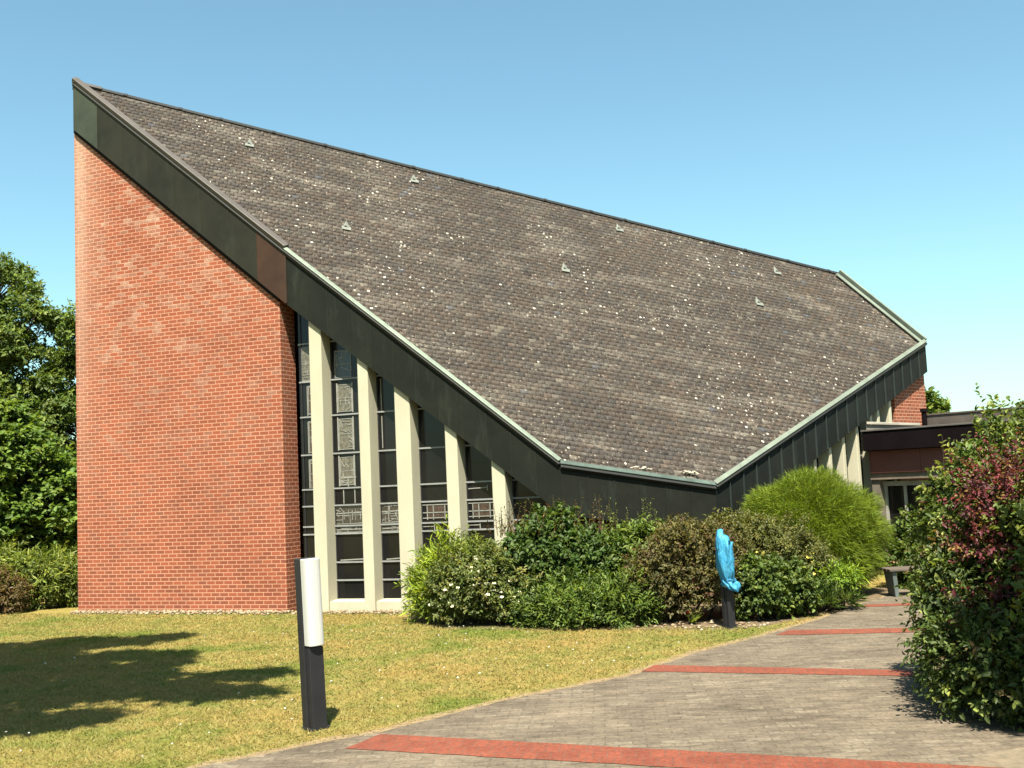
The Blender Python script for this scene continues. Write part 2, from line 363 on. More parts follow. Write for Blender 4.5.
mb.hexa([q0(-.05,.055,za-ha-.09),q0(L0-.20,.055,zb-hb-.09),q0(L0-.20,.093,zb-hb-.09),q0(-.05,.093,za-ha-.09)],[q0(-.05,.055,za-ha+.05),q0(L0-.20,.055,zb-hb+.05),q0(L0-.20,.093,zb-hb+.05),q0(-.05,.093,za-ha+.05)])
mb.build('fascia_shadow_strip',mat_plain('painted_fascia_shadow',(.018,.014,.012),.8,.1),church)
wall(3,6.80,L3+.02,.10,.4)
# rear walls, tall under the ridge and the far verge
mb=MB()
a=flat(P[0])+edge_in[0]*.2+edge_d[0]*.08; b=flat(P[5])+V(-.25,-.15,0); c=flat(P[4])+V(-.3,.05,0)
for p,q,za,zb in ((b,a,P[5].z-.35,P[0].z-.4),(c,b,P[4].z-.3,P[5].z-.35)):
    l=(q-p).length; mb.poly([p,q,q+Z*zb,p+Z*za],[(0,0),(l,0),(l,zb),(0,za)])
mb.build('rear_wall',M['brick'],church)

# glazed facade between concrete fins
FINS=[(.398,.640),(1.334,1.530),(2.02,2.300),(2.927,3.141),(3.732,3.958)]
d2,n2,o2=edge_d[1],edge_in[1],flat(P[1])
GL=.34
def q2(s,off,z): return o2+d2*s+n2*off+Z*z
for k,(a,b) in enumerate(FINS):
    mb=MB(); za,ha=eave_z(1,a); zb,hb=eave_z(1,b); ta=za-ha*.5; tb=zb-hb*.5
    mb.hexa([q2(a,.05,0),q2(b,.05,0),q2(b+.02,GL+.08,0),q2(a-.03,GL+.08,0)],[q2(a,.05,ta),q2(b,.05,tb),q2(b+.02,GL+.08,tb),q2(a-.03,GL+.08,ta)])
    mb.build('pillar',M['cream'],church,bevel=.012)
edges=[.03]+[x for f in FINS for x in f]+[L1-.05]
BARS=[3.375,2.706,2.099,1.805,1.45,1.315,.826,.519]
rnd=random.Random(4)
for k in range(6):
    a,b=edges[2*k]-.0,edges[2*k+1]+.0
    za,ha=eave_z(1,a); zb,hb=eave_z(1,b); ta=za-ha*.55; tb=zb-hb*.55
    zs=.205
    mb=MB(); mb.hexa([q2(a-.02,GL,zs),q2(b+.02,GL,zs),q2(b+.02,GL+.03,zs),q2(a-.02,GL+.03,zs)],[q2(a-.02,GL,ta),q2(b+.02,GL,tb),q2(b+.02,GL+.03,tb),q2(a-.02,GL+.03,ta)])
    gl=mb.build('window',M['glass'],church)
    # cream sill block under the glass
    mb=MB(); mb.hexa([q2(a-.03,.10,0),q2(b+.03,.10,0),q2(b+.03,GL+.06,0),q2(a-.03,GL+.06,0)],[q2(a-.03,.10,zs-.03),q2(b+.03,.10,zs-.03),q2(b+.03,GL+.06,zs+.003),q2(a-.03,GL+.06,zs+.003)])
    mb.build('sill',M['cream'],church)
    top=lambda s:(lambda e:e[0]-e[1]*.8)(eave_z(1,s))
    fr=MB(); y=GL-.012
    bars=[z for z in [6.0,5.35,4.68,4.0]+BARS if z<top(a)+.1]
    for z in bars:
        fr=MB(); fr.bar(q2(a-.01,y,z),q2(b+.01,y,z),.028,.026); fr.build('glazing_bar',M['bars'],gl)
    for s in (a+.03,b-.012):
        fr=MB(); fr.bar(q2(s,y+.004,zs),q2(s,y+.004,top(s)),.014,.022,up=d2); fr.build('window_post',M['black'],gl)
    # lead cames and mottled panes
    y=GL-.006; wd=b-a
    def strip_(s0,z0,s1,z1,t=.016,mb=None):
        m=mb or MB(); m.box((q2(s0,y,z0)+q2(s1,y,z1))/2,(q2(s1,y,z1)-q2(s0,y,z0))/2,n2*.006,((q2(s1,y,z1)-q2(s0,y,z0)).cross(n2)).normalized()*t/2)
        if mb is None: m.build('lead_came',M['lead'],gl)
    def pane(s0,z0,s1,z1,col): pn=MB(); pn.box(q2((s0+s1)/2,GL-.002,(z0+z1)/2),d2*(s1-s0)/2,n2*.002,Z*(z1-z0)/2,col); pn.build('stained_glass',M['paneglass'],gl)
    def web(s0,s1,z0,z1,n,col,shard=True):
        pane(s0,z0,s1,z1,col); wb=MB()
        [wb.box(q2((s0+s1)/2,y,zz),d2*((s1-s0)/2+.006),n2*.004,Z*.005) for zz in (z0,(z0+z1)/2,z1)]; [wb.box(q2(ss,y+.001,(z0+z1)/2),d2*.005,n2*.004,Z*((z1-z0)/2)) for ss in (s0,s1)]
        for _ in range(n):
            s=rnd.uniform(s0,s1); z=rnd.uniform(z0,z1); an=rnd.choice([0,1.57,rnd.uniform(0,3.1)]) ; l=rnd.uniform(.03,.10)
            strip_(max(s0,s-l*math.cos(an)),max(z0,min(z1,z-l*math.sin(an))),min(s1,s+l*math.cos(an)),max(z0,min(z1,z+l*math.sin(an))),rnd.uniform(.006,.013),wb)
        wb.build('lead_came',M['lead'],gl)
    grey=(.15,.14,.105); brown=(.07,.045,.033)
    if k==0:
        web(a+.04,b-.03,4.02,4.62,10,grey)
        for z0,z1 in ((3.4,3.98),(2.73,3.35),(2.12,2.68)):
            strip_(a+.14,z0,a+.14,z1-.06); strip_(a+.14,z1-.06,b-.03,z1-.06); web(a+.16,b-.03,z0+.02,z1-.08,6,brown)
    if k==1:
        for z0,z1 in ((3.41,3.93),(2.75,3.33),(2.13,2.66)):
            w0=a+.14*wd+.03; w1=a+.62*wd
            web(w0+.02,w1-.02,z0+.02,z1-.03,14,grey); strip_(w0,z0,w0,z1,.022); strip_(w1,z0,w1,z1,.022); strip_(w1+.12,z0,w1+.12,z1,.012)
        strip_(a+.12,2.28,a+.45,2.28,.03); strip_(a+.3,2.12,a+.3,2.28); strip_(a+.2,1.83,a+.2,2.08); strip_(a+.42,1.83,a+.42,2.08)
        web(a+.1,a+.42,4.03,4.5,5,(.05,.07,.10))
    if k in (1,2):
        web(a+.03,b-.02,1.48,1.775,26,(.065,.055,.042)); strip_(a+.03,1.66,b-.02,1.68,.018); strip_(a+.03,1.38,b-.02,1.39,.018)
        strip_(a+.1,.86,b-.1,.875,.02); web(a+.04,b-.03,1.335,1.43,6,(.07,.06,.05))
    if k==2: strip_(a+.1,3.4,a+.1,3.95,.018); strip_(a+.1,2.75,a+.1,3.3,.014)
    if k in (3,4):
        for z in (1.75,1.62,1.53): strip_(a+.03,z,b-.02,z,.015)
        for s in (.2,.38,.72): strip_(a+wd*s,1.5,a+wd*s,1.75,.014)
        pane(a+.22*wd,1.53,a+.72*wd,1.75,brown); strip_(a+.03,1.39,a+.4*wd,1.39,.014); strip_(a+.4*wd,1.33,a+.4*wd,1.42,.014)
    if k==3: strip_(b-.08,.85,b-.08,1.27,.025); strip_(b-.17,.85,b-.17,1.1,.012)
    if k==4: strip_(a+.05,1.99,b-.2,2.0,.016); strip_(b-.2,1.95,b-.2,2.04,.014)

# right hand facade with thin fins
d4,n4,o4=edge_d[3],edge_in[3],flat(P[3])
def q4(s,off,z): return o4+d4*s+n4*off+Z*z
s4=[2.2,2.8,3.4,3.98,4.52,5.08,5.70,6.02,6.56]
for s in s4:
    ze,he=eave_z(3,s); mb=MB(); tp=ze-he*.5
    mb.hexa([q4(s-.10,.06,0),q4(s,.06,0),q4(s+.02,.33,0),q4(s-.12,.33,0)],[q4(s-.10,.06,tp),q4(s,.06,tp),q4(s+.02,.33,tp),q4(s-.12,.33,tp)])
    mb.build('pillar',M['cream'],church,bevel=.01)
for a,b in zip([1.6]+s4,s4+[6.8]):
    za,ha=eave_z(3,a); zb,hb=eave_z(3,b); mb=MB()
    mb.hexa([q4(a-.02,.29,.2),q4(b-.08,.29,.2),q4(b-.08,.32,.2),q4(a-.02,.32,.2)],[q4(a-.02,.29,za-ha*.5),q4(b-.08,.29,zb-hb*.5),q4(b-.08,.32,zb-hb*.5),q4(a-.02,.32,za-ha*.5)])
    gl=mb.build('window',M['glass'],church)
    fr=MB()
    for z in (.8,1.6,2.3,2.9,3.4):
        if z<za-ha: fr=MB(); fr.bar(q4(a,.28,z),q4(b-.1,.28,z),.02,.035); fr.build('glazing_bar',M['bars'],gl)
mb=MB(); mb.hexa([q4(0,.2,0),q4(1.6,.2,0),q4(1.6,.6,0),q4(0.1,.6,0)],[q4(0,.2,1.9),q4(1.6,.2,2.3),q4(1.6,.6,2.3),q4(.1,.6,1.9)]); mb.build('brick_wall',M['brick'],church)

# copper fascia, one mesh per side, with standing seams
rnd=random.Random(7)
for i in range(4):
    mb=MB(); L=(flat(P[i+1])-flat(P[i])).length; n=round(L/[.62,.42,.44,.42][i]); d,nn,o=edge_d[i],edge_in[i],flat(P[i])
    sms=[]
    for k in range(n):
        a=L*k/n; b=L*(k+1)/n; za,ha=eave_z(i,a); zb,hb=eave_z(i,b)
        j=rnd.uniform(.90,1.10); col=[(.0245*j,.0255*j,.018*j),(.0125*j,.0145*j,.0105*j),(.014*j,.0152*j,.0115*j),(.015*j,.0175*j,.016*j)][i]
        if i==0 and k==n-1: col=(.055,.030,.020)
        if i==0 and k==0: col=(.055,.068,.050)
        e=.0008*rnd.uniform(-1,1)
        q=lambda s,off,z: o+d*s+nn*off+Z*z
        T=.20
        mb.hexa([q(a,e,za-ha),q(b,e,zb-hb),q(b,T,zb-hb),q(a,T,za-ha)],[q(a,e,za-.02),q(b,e,zb-.02),q(b,T,zb-.02),q(a,T,za-.02)],col)
        if k:
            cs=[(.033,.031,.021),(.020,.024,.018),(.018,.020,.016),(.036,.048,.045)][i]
            wd,pr=(.010,.006) if i<2 else (.012,.010) if i<3 else (.022,.022)
            sm=MB(); sms.append(sm); sm.hexa([q(a-wd/2,-pr,za-ha+.004),q(a+wd/2,-pr,za-ha+.004),q(a+wd/2,.004,za-ha+.004),q(a-wd/2,.004,za-ha+.004)],[q(a-wd/2,-pr,za-.09),q(a+wd/2,-pr,za-.09),q(a+wd/2,.004,za-.09),q(a-wd/2,.004,za-.09)],cs)
    # dark drip edge along the bottom
    fa=mb.build('fascia',M['copper'],church)
    for sm in sms: sm.build('seam',M['copper'],fa)
# corner posts of the fascia
mb=MB(); mb.box(P[1]+V(0,0,-.53)+edge_d[1]*0,edge_d[0]*.022,edge_in[0]*.02,Z*.46,(.05,.032,.024)); mb.build('corner_strip',M['copper'],church)

# roof: deck plus individual tiles clipped to the outline
def uw(p): q=p-P[2]; return q.dot(U),q.dot(W)
DROP=.07
out=[uw(p) for p in P]; pc=np.mean(np.array(out),0)
mb=MB(); lo=[p-N*(DROP+.02) for p in P]; lo2=[p-N*(DROP+.14) for p in P]
mb.poly(lo); mb.poly(lo2[::-1])
for i in range(6):
    j=(i+1)%6; mb.poly([lo2[i],lo2[j],lo[j],lo[i]])
roof=mb.build('roof',M['deck'],church)
TW,TE=.142,.113
rng=np.random.default_rng(5)
rows=int(9.3/TE)+2; quads=[]; cols=[]
def inside(u,w_,m):
    s=None
    for i in range(6):
        (ax,ay),(bx,by)=out[i],out[(i+1)%6]; l=math.hypot(bx-ax,by-ay)
        c=((bx-ax)*(w_-ay)-(by-ay)*(u-ax))/l
        c2=((bx-ax)*(pc[1]-ay)-(by-ay)*(pc[0]-ax)); c*=1 if c2>0 else -1
        if c<-m: return False
    return True
for r in range(-1,rows):
    w0=r*TE; rowj=rng.normal(0,.0012)
    for k in range(-70,80):
        u0=k*TW+(r%2)*TW*.5
        if not inside(u0+TW/2,w0+TE/2,.16): continue
        quads.append((u0,w0+rowj)); 
        j=rng.normal(1,.085); h=rng.uniform(-1,1)
        base=np.array((.052,.0415,.034))*j+np.array((.006,0,-.004))*h
        if rng.random()<.04: base*=.62
        if rng.random()<.03: base=np.array((.12,.105,.085))*j
        if rng.random()<.012: base=np.array((.085,.060,.047))
        if rng.random()<.006: base=np.array((.06,.065,.078))
        # the shaded-green mossy course along the right hand verge
        cols.append(np.clip(base,.02,.5))
Q=len(quads); qa=np.array(quads); u0=qa[:,0]; w0=qa[:,1]
gap=.0035; tk=.009
jr=lambda s: rng.normal(0,s,Q)
Un,Wn,Nn,Pn=(np.array(x) for x in (U,W,N,P[2]-N*DROP))
def pt(u,w_,h): return Pn+u[:,None]*Un+w_[:,None]*Wn+h[:,None]*Nn
hj=np.abs(jr(.0025)); sk=jr(.003)
v=np.stack([pt(u0+gap,w0+sk,tk+hj),pt(u0+TW-gap,w0-sk,tk+hj+jr(.001)),pt(u0+TW-gap,w0+TE+.012,.003+hj*.2),pt(u0+gap,w0+TE+.012,.003+hj*.2),
            pt(u0+gap,w0+sk,-.01+0*hj),pt(u0+TW-gap,w0-sk,-.01+0*hj)],1)
tiles=np_mesh('roof_tiles',v,6,[(0,1,2,3),(4,5,1,0),(4,0,3),(5,2,1)],np.array(cols),M['tiles'],roof)
bm=bmesh.new(); bm.from_mesh(tiles.data); offc=BASE[roof.name]
cen=sum(P,V(0,0,0))/6
for i in range(6):
    j=(i+1)%6; e=(P[j]-P[i]).normalized(); no=e.cross(N).normalized()
    if no.dot(P[i]-cen)<0: no=-no
    bmesh.ops.bisect_plane(bm,geom=bm.verts[:]+bm.edges[:]+bm.faces[:],plane_co=P[i]-offc-no*.01,plane_no=no,clear_outer=True)
bm.to_mesh(tiles.data); bm.free()

# trims along the roof edges
def trim(i,j,mats,w_,h_,dz,out_,ext=.0,name='roof_trim',z2=None):
    e=(P[j]-P[i]).normalized(); no=e.cross(N).normalized()
    if no.dot(P[i]-cen)<0: no=-no
    mb=MB(); a=P[i]+no*(out_-w_/2)+Z*dz; b=P[j]+no*(out_-w_/2)+Z*dz
    mb.bar(a,b,w_,h_,up=N,ext=ext); return mb.build(name,mats,church,bevel=.008)
trimA=mat_plain('grey_brown_edge_metal',(.085,.073,.063),.5,.4,0,.25,2.5); trimB=mat_plain('verdigris_edge_metal',(.215,.265,.205),.5,.4,0,.3,2.5,None,.1)
trimC=mat_plain('grey_green_gutter_metal',(.085,.12,.10),.5,.4,0,.4,3.5,None,.1); trimD=mat_plain('pale_grey_edge_metal',(.20,.235,.185),.5,.4,0,.2,3)
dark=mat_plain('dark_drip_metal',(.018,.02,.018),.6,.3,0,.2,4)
trim(0,1,trimA,.12,.11,.00,.03); trim(1,2,trimB,.085,.05,-.01,.045); trim(2,3,trimC,.085,.04,-.03,.05); trim(3,4,trimD,.085,.045,-.015,.045)
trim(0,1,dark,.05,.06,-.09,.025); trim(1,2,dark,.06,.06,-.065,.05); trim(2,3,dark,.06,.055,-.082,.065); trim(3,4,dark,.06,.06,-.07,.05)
trim(4,5,trimB,.05,.10,.005,.03,.02); trim(4,5,trimD,.10,.03,-.025,-.09)
# ridge cap with fixing knobs
mb=MB(); e=(P[5]-P[0]).normalized(); mb.bar(P[0]+e*.5-N*.055,P[5]-N*.055,.09,.03,up=N)
for k in range(17): mb.box(P[0]+e*(1.0+k*.98+.1*math.sin(k*2.1))-N*.04,e*.035,e.cross(N)*.04,N*.012)
mb.build('ridge_cap',dark,church)
mb=MB(); mb.bar(P[0]-Z*.05,P[0]+e*.55-N*.05,.09,.07,up=N); mb.build('ridge_end_flashing',trimA,church)
# small vent tiles
vent_m=mat_plain('pale_vent_metal',(.22,.235,.20),.5,.4,0,.15,9)
for p in [(-4.984,21.306,9.04),(-2.959,20.274,7.017),(-1.814,22.286,8.44),(1.181,21.616,6.295),(2.498,23.486,7.493),(6.065,24.312,6.545),(5.325,23.049,5.662)]:
    p=Vector(p)-N*.055; mb=MB(); hw,hl,hh=.085,.15,.042
    l,r,t,bk=p-U*hw,p+U*hw,p+N*hh-U*.03,p+W*hl*1.6
    mb.poly([l-W*.03,t,bk]); mb.poly([t,r-W*.03,bk])
    mb.poly([l-W*.10,r-W*.10,r-W*.03+N*.012,l-W*.03+N*.012]); mb.poly([l-W*.10+N*.02,r-W*.10+N*.02,r+N*.02,l+N*.02])
    vt=mb.build('roof_vent',vent_m,roof)
    o_=MB(); o_.poly([l-W*.035+U*.02+N*.008,r-W*.035+N*.008,t-W*.008+U*.012-N*.004]); o_.build('vent_opening',dark,vt)
# wind-blown debris in the gutter
rnd=random.Random(2)
for (p0,p1,n) in ((V(2.73,18.23,2.10),V(2.98,18.28,2.06),26),(V(1.9,17.85,2.21),V(2.2,17.95,2.16),18)):
    mb=MB()
    for k in range(n):
        p=p0.lerp(p1,rnd.random())+V(rnd.uniform(-.03,.03),rnd.uniform(-.05,.05),rnd.uniform(-.01,.03)); s=rnd.uniform(.012,.035)
        mb.tube([p-V(s,0,0),p,p+V(s,s*.3,0)],[s*.3,s*.6,s*.25],5,(.48,.43,.34))
    mb.build('gutter_debris',M['stone'],church)

# ------------------------------------------------------------------ low connecting wing on the right
W0=q4(5.12,.02,0); we=Vector((.707,-.707,0)); wn=Vector((.707,.707,0))
wing=thing('annex',W0,'low flat roofed brown annex joining the church on the right behind the leafy bush','annex')
def qw(s,off,z): return Vector((W0.x,W0.y,0))+we*s+wn*off+Z*z
def wbox(s0,s1,o0,o1,z0,z1,name,mat,bev=0,par=None,col=(1,1,1)):
    mb=MB(); mb.hexa([qw(s0,o0,z0),qw(s1,o0,z0),qw(s1,o1,z0),qw(s0,o1,z0)],[qw(s0,o0,z1),qw(s1,o0,z1),qw(s1,o1,z1),qw(s0,o1,z1)],col)
    return mb.build(name,mat,par or wing,bevel=bev)
brownp=mat_plain('brown_facing_panel',(.175,.062,.05),.55,.3,0,.12,1.5); beige=mat_plain('beige_lintel',(.20,.16,.12),.8,.2)
blackf=mat_plain('black_roof_edge',(.008,.005,.006),.9,.05); zinc=mat_plain('pale_zinc_flashing',(.36,.33,.27),.5,.4)
wbox(.0,7.5,.02,4.4,2.37,2.755,'roof_edge',blackf,.01); wbox(-.02,7.52,0.0,4.42,2.757,2.79,'roof_sheet',mat_plain('grey_roof_edge_strip',(.12,.11,.10),.6,.3),.005)
for k in range(7): wbox(.02+k*1.06,.02+k*1.06+1.045,.20,.26,1.93,2.368,'facing_panel',brownp,.004)
wbox(.0,7.4,.24,.5,1.80,1.927,'lintel',beige)
wbox(.0,.16,.28,.6,0,1.80,'brick_pier',mat_plain('pale_render_pier',(.20,.17,.135),.85,.2))
wglass=wbox(.16,7.4,.52,.55,.5,1.70,'window',M['glass'])
mb=MB()
for s in [.19+.40*k for k in range(18)]: mb.bar(qw(s,.48,.5),qw(s,.48,1.70),.05,.05,up=we)
mb.bar(qw(.16,.46,1.71),qw(7.4,.46,1.71),.07,.09); mb.bar(qw(.16,.46,.5),qw(7.4,.46,.5),.07,.07)
mb.build('window_frame',mat_plain('pale_grey_frame',(.42,.41,.36),.5,.3),wglass)
wbox(.16,7.4,.48,.7,0,.46,'base_wall',M['brick'])
wbox(.9,7.5,.9,4.6,2.75,3.02,'upper_roof',mat_plain('grey_brown_upper_roof',(.10,.082,.068),.7,.3),.01)
wbox(.88,7.52,.88,4.62,3.022,3.05,'upper_roof_edge',mat_plain('brown_roof_strip',(.13,.10,.085),.6,.3))
mb=MB(); mb.tube([qw(.92,.85,2.75),qw(.92,.85,3.10)],[.05,.05],10); mb.tube([qw(.92,.85,3.10),qw(.92,.85,3.16)],[.075,.07],10); mb.build('vent_pipe',blackf,wing)
mb=MB(); mb.hexa([qw(.05,.12,2.79),qw(.85,.75,2.79),qw(.85,2.2,2.79),qw(.05,2.2,2.79)],[qw(.05,.12,2.90),qw(.85,.75,2.83),qw(.85,2.2,2.83),qw(.05,2.2,2.90)]); mb.build('sloping_cover',mat_plain('grey_cover',(.16,.15,.13),.6,.3),wing)
mb=MB(); mb.bar(qw(.05,.13,2.93),qw(.86,.76,2.85),.10,.05); mb.build('flashing_strip',zinc,wing,bevel=.006)

# ------------------------------------------------------------------ gravel strip and small stones
rng=np.random.default_rng(11)
def pebbles(name,pts,smin,smax,seed,pal):
    r=np.random.default_rng(seed); n=len(pts)
    oct_=np.array([(1,0,0),(0,1,0),(-1,0,0),(0,-1,0),(0,0,1),(0,0,-.5),(.7,.7,.45),(-.7,.7,.45),(-.7,-.7,.45),(.7,-.7,.45)])
    s=r.uniform(smin,smax,(n,1,1))*r.uniform(.6,1.2,(n,1,3))*np.array([1,1,.7])
    a=r.uniform(0,6.28,n); ca,sa=np.cos(a),np.sin(a)
    v=oct_[None]*s*r.uniform(.8,1.15,(n,10,1)); x=v[:,:,0]*ca[:,None]-v[:,:,1]*sa[:,None]; y=v[:,:,0]*sa[:,None]+v[:,:,1]*ca[:,None]
    v=np.stack([x,y,v[:,:,2]],2)+pts[:,None,:]
    c=np.array(pal)[r.integers(0,len(pal),n)]*r.uniform(.7,1.2,(n,1))
    F=[(4,9,0,6),(4,6,1,7),(4,7,2,8),(4,8,3,9),(0,5,1,6),(1,5,2,7),(2,5,3,8),(3,5,0,9)]
    return np_mesh(name,v,10,F,c,M['stone'])
A0=flat(P[0])+edge_in[0]*.15; B0=flat(P[1])+edge_in[0]*.15
pts=[]
for _ in range(1100):
    t=rng.random(); p=A0.lerp(B0,t)-edge_in[0]*abs(rng.normal(0,.16)); pts.append((p.x-.1,p.y,rng.uniform(.0,.03)))
for _ in range(620):
    s=rng.uniform(0,2.9); p=q2(s,.1-abs(rng.normal(.08,.12)),0); pts.append((p.x,p.y,rng.uniform(0,.025)))
for _ in range(90):
    p=gnd(rng.uniform(600,770),rng.uniform(622,629)); pts.append((p.x,p.y,rng.uniform(0,.02)))
o=pebbles('gravel_strip',np.array(pts),.015,.045,3,[(.36,.29,.18),(.42,.36,.25),(.28,.20,.12),(.34,.25,.15)]); tag(o,'pale pebbles scattered along the foot of the brick wall and flower bed','gravel',None,'stuff')

# ------------------------------------------------------------------ grass
rng=np.random.default_rng(21)
pl2=np.array([(p.x,p.y) for p in path_left])
def left_of_path(x,y,m=.0):
    # distance (approx, along x) left of the path's left edge
    px=np.interp(y,pl2[:,1],pl2[:,0]); return px-x
n=480000
x=rng.uniform(-13.0,4.4,n); y=7.6+(21.4-7.6)*rng.random(n)**1.25
e=left_of_path(x,y); ok=(e>rng.normal(.02,.09,n))
wl=np.array([A0.x,A0.y]); dd=np.array(edge_d[0])[:2]; nn_=np.array(edge_in[0])[:2]
ok&=((np.stack([x,y],1)-wl)@nn_<-.10)|(x<A0.x)
n2_=np.array(edge_in[1])[:2]; ok&=((np.stack([x,y],1)-np.array([P[1].x,P[1].y]))@n2_<-.05)
bed=np.array([(-2.0,17.85),(-1.0,16.25),(1.7,15.25),(3.2,14.7),(5,17)]); ok&=(y<np.interp(x,bed[:,0],bed[:,1],left=99,right=17))
ok&=np.abs(x)<y*.72+.8
x,y,e=x[ok],y[ok],e[ok]; n=len(x)
from math import pi
a=rng.uniform(0,2*pi,n); h=rng.uniform(.010,.032,n)*np.clip(.45+e*1.5,.45,1); wd=rng.uniform(.003,.007,n)*(1+(y-9)*.05)
ln=rng.normal(0,.03,(n,2))
b=np.stack([x,y,np.zeros(n)],1); sd=np.stack([np.cos(a),np.sin(a),np.zeros(n)],1)*wd[:,None]
tip=b+np.stack([ln[:,0],ln[:,1],h],1)
pal=np.array([(.375,.325,.092),(.42,.352,.118),(.31,.285,.066),(.48,.395,.17),(.25,.25,.052)]); pr=np.array([.34,.26,.2,.14,.06])
c=pal[rng.choice(5,n,p=pr)]*rng.uniform(.9,1.1,(n,1))
dry=np.clip(1-e/.35,0,1)[:,None]*(rng.random((n,1))<.8); c=c*(1-dry)+np.array((.48,.36,.17))*dry*rng.uniform(.8,1.2,(n,1))
gr=np_mesh('grass',np.stack([b-sd,b+sd,tip],1),3,[(0,1,2)],c,M['grass']); tag(gr,'short dry yellow green lawn grass between the path and the church','grass',None,'stuff')
n=170; x=rng.uniform(-7,2.5,n); y=rng.uniform(8.4,17,n); ok=(left_of_path(x,y)>.15)&(y<np.interp(x,bed[:,0],bed[:,1],left=19,right=17)); x,y=x[ok],y[ok]
ok=rng.random(len(x))<np.where(x>-3,.9,.35); x,y=x[ok],y[ok]
o=pebbles('clover_flower',np.stack([x,y,rng.uniform(.035,.06,len(x))],1),.009,.017,8,[(.78,.78,.70)]); tag(o,'tiny white clover flowers dotted through the lawn','flowers',None,'stuff')

# ------------------------------------------------------------------ foliage
GAIN=.90
class FB:
    def __init__(s): s.v=[]; s.c=[]
    def leaves(s,p,d,nrm,L,Wd,c,fold=.25,droop=.15):
        d=d/np.linalg.norm(d,axis=1,keepdims=True); sd=np.cross(d,nrm); sd/=np.linalg.norm(sd,axis=1,keepdims=True)+1e-9; up=np.cross(sd,d)
        L=L[:,None]; Wd=Wd[:,None]
        f=up*Wd*fold
        v=np.stack([p,p+d*L*.30+sd*Wd*.46+f,p+d*L*.68+sd*Wd*.40+f-up*L*droop*.4,p+d*L-up*L*droop,p+d*L*.68-sd*Wd*.40+f-up*L*droop*.4,p+d*L*.30-sd*Wd*.46+f],1)
        s.v.append(v); s.c.append(c)
    def build(s,name,parent,mat=None):
        return np_mesh(name,np.concatenate(s.v),6,[(0,1,2,3),(0,3,4,5)],np.clip(np.concatenate(s.c)*GAIN,0,.85),mat or M['leaf'],parent)
def unit(r,n):
    v=r.normal(size=(n,3)); return v/np.linalg.norm(v,axis=1,keepdims=True)
def grow(fb,r,blobs,ntw,K,tl,L,Wd,pal,up=.35,shell=(.55,1.05),jit=.25,spread=.9,low=-.75,lump=.20,flat=0.0):
    """blobs: (cx,cy,cz,rx,ry,rz). Twigs in the outer shell of each blob, K leaves along each."""
    vol=np.array([b[3]*b[4]+b[4]*b[5]+b[3]*b[5] for b in blobs]); cnt=(vol/vol.sum()*ntw).astype(int)
    palc=np.array([q[0] for q in pal]); pw=np.array([q[1] for q in pal],float); pw/=pw.sum()
    for bl,n in zip(blobs,cnt):
        if n<1: continue
        d=unit(r,int(n*1.6)); d=d[d[:,2]>low][:n]; n=len(d)
        ph=r.uniform(0,6,6); fr=r.uniform(2,5,6)
        lum=1+lump*(np.sin(d[:,0]*fr[0]+ph[0])*np.sin(d[:,1]*fr[1]+ph[1])+.6*np.sin(d[:,2]*fr[2]*1.6+ph[2])*np.sin(d[:,0]*fr[3]*1.8+ph[3]))
        rho=(shell[0]+(shell[1]-shell[0])*r.random(n)**.6)*lum
        p0=np.array(bl[:3])+d*np.array(bl[3:])*rho[:,None]
        td=d*np.array([1,1,.7])+np.array([0,0,up])+r.normal(0,.35,(n,3)); td/=np.linalg.norm(td,axis=1,keepdims=True)
        ci=r.choice(len(pal),n,p=pw); tw=palc[ci]*np.exp(r.normal(0,.16,(n,1)))
        tln=tl*r.uniform(.6,1.3,n)
        for k in range(K):
            t=(k+.5)/K
            p=p0+td*(tln*(t-.3))[:,None]+r.normal(0,.012,(n,3))
            rd=unit(r,n); rd-=td*np.sum(rd*td,1,keepdims=True)
            ld=td*.55+rd*spread; nr=td*.6+np.array([0,0,.9])+unit(r,n)*.45+d*.35
            if flat: ld[:,2]*=1-flat
            s_=np.exp(r.normal(0,jit,n))
            c=tw*np.exp(r.normal(0,.12,(n,1)))*(1+np.array([.1,0,-.1])*r.normal(0,.6,(n,1)))
            ok=p[:,2]>.03
            fb.leaves(p[ok],ld[ok],nr[ok],(L*s_)[ok],(Wd*s_)[ok],np.clip(c,.004,.9)[ok])
def shoots(fb,r,n,area,h,L,Wd,pal,K=10,lean=.15):
    cx,cy,cz,rx,ry=area; palc=np.array([q[0] for q in pal])
    stems=[]
    for _ in range(n):
        b=np.array([cx+r.uniform(-rx,rx),cy+r.uniform(-ry,ry),cz]); hh=h*r.uniform(.5,1.15); t=b+np.array([r.normal(0,lean)*hh,r.normal(0,lean)*hh,hh]); stems.append((b,t))
        k=K; u=np.linspace(.15,1,k); p=b+(t-b)*u[:,None]; d=unit(r,k)+np.array([0,0,.4]); s_=np.exp(r.normal(0,.25,k))*(1.15-u*.5)
        fb.leaves(p,d,np.tile([0,0,1.],(k,1))+unit(r,k)*.4,L*s_,Wd*s_,palc[r.integers(0,len(pal),k)]*np.exp(r.normal(0,.2,(k,1))))
    return stems
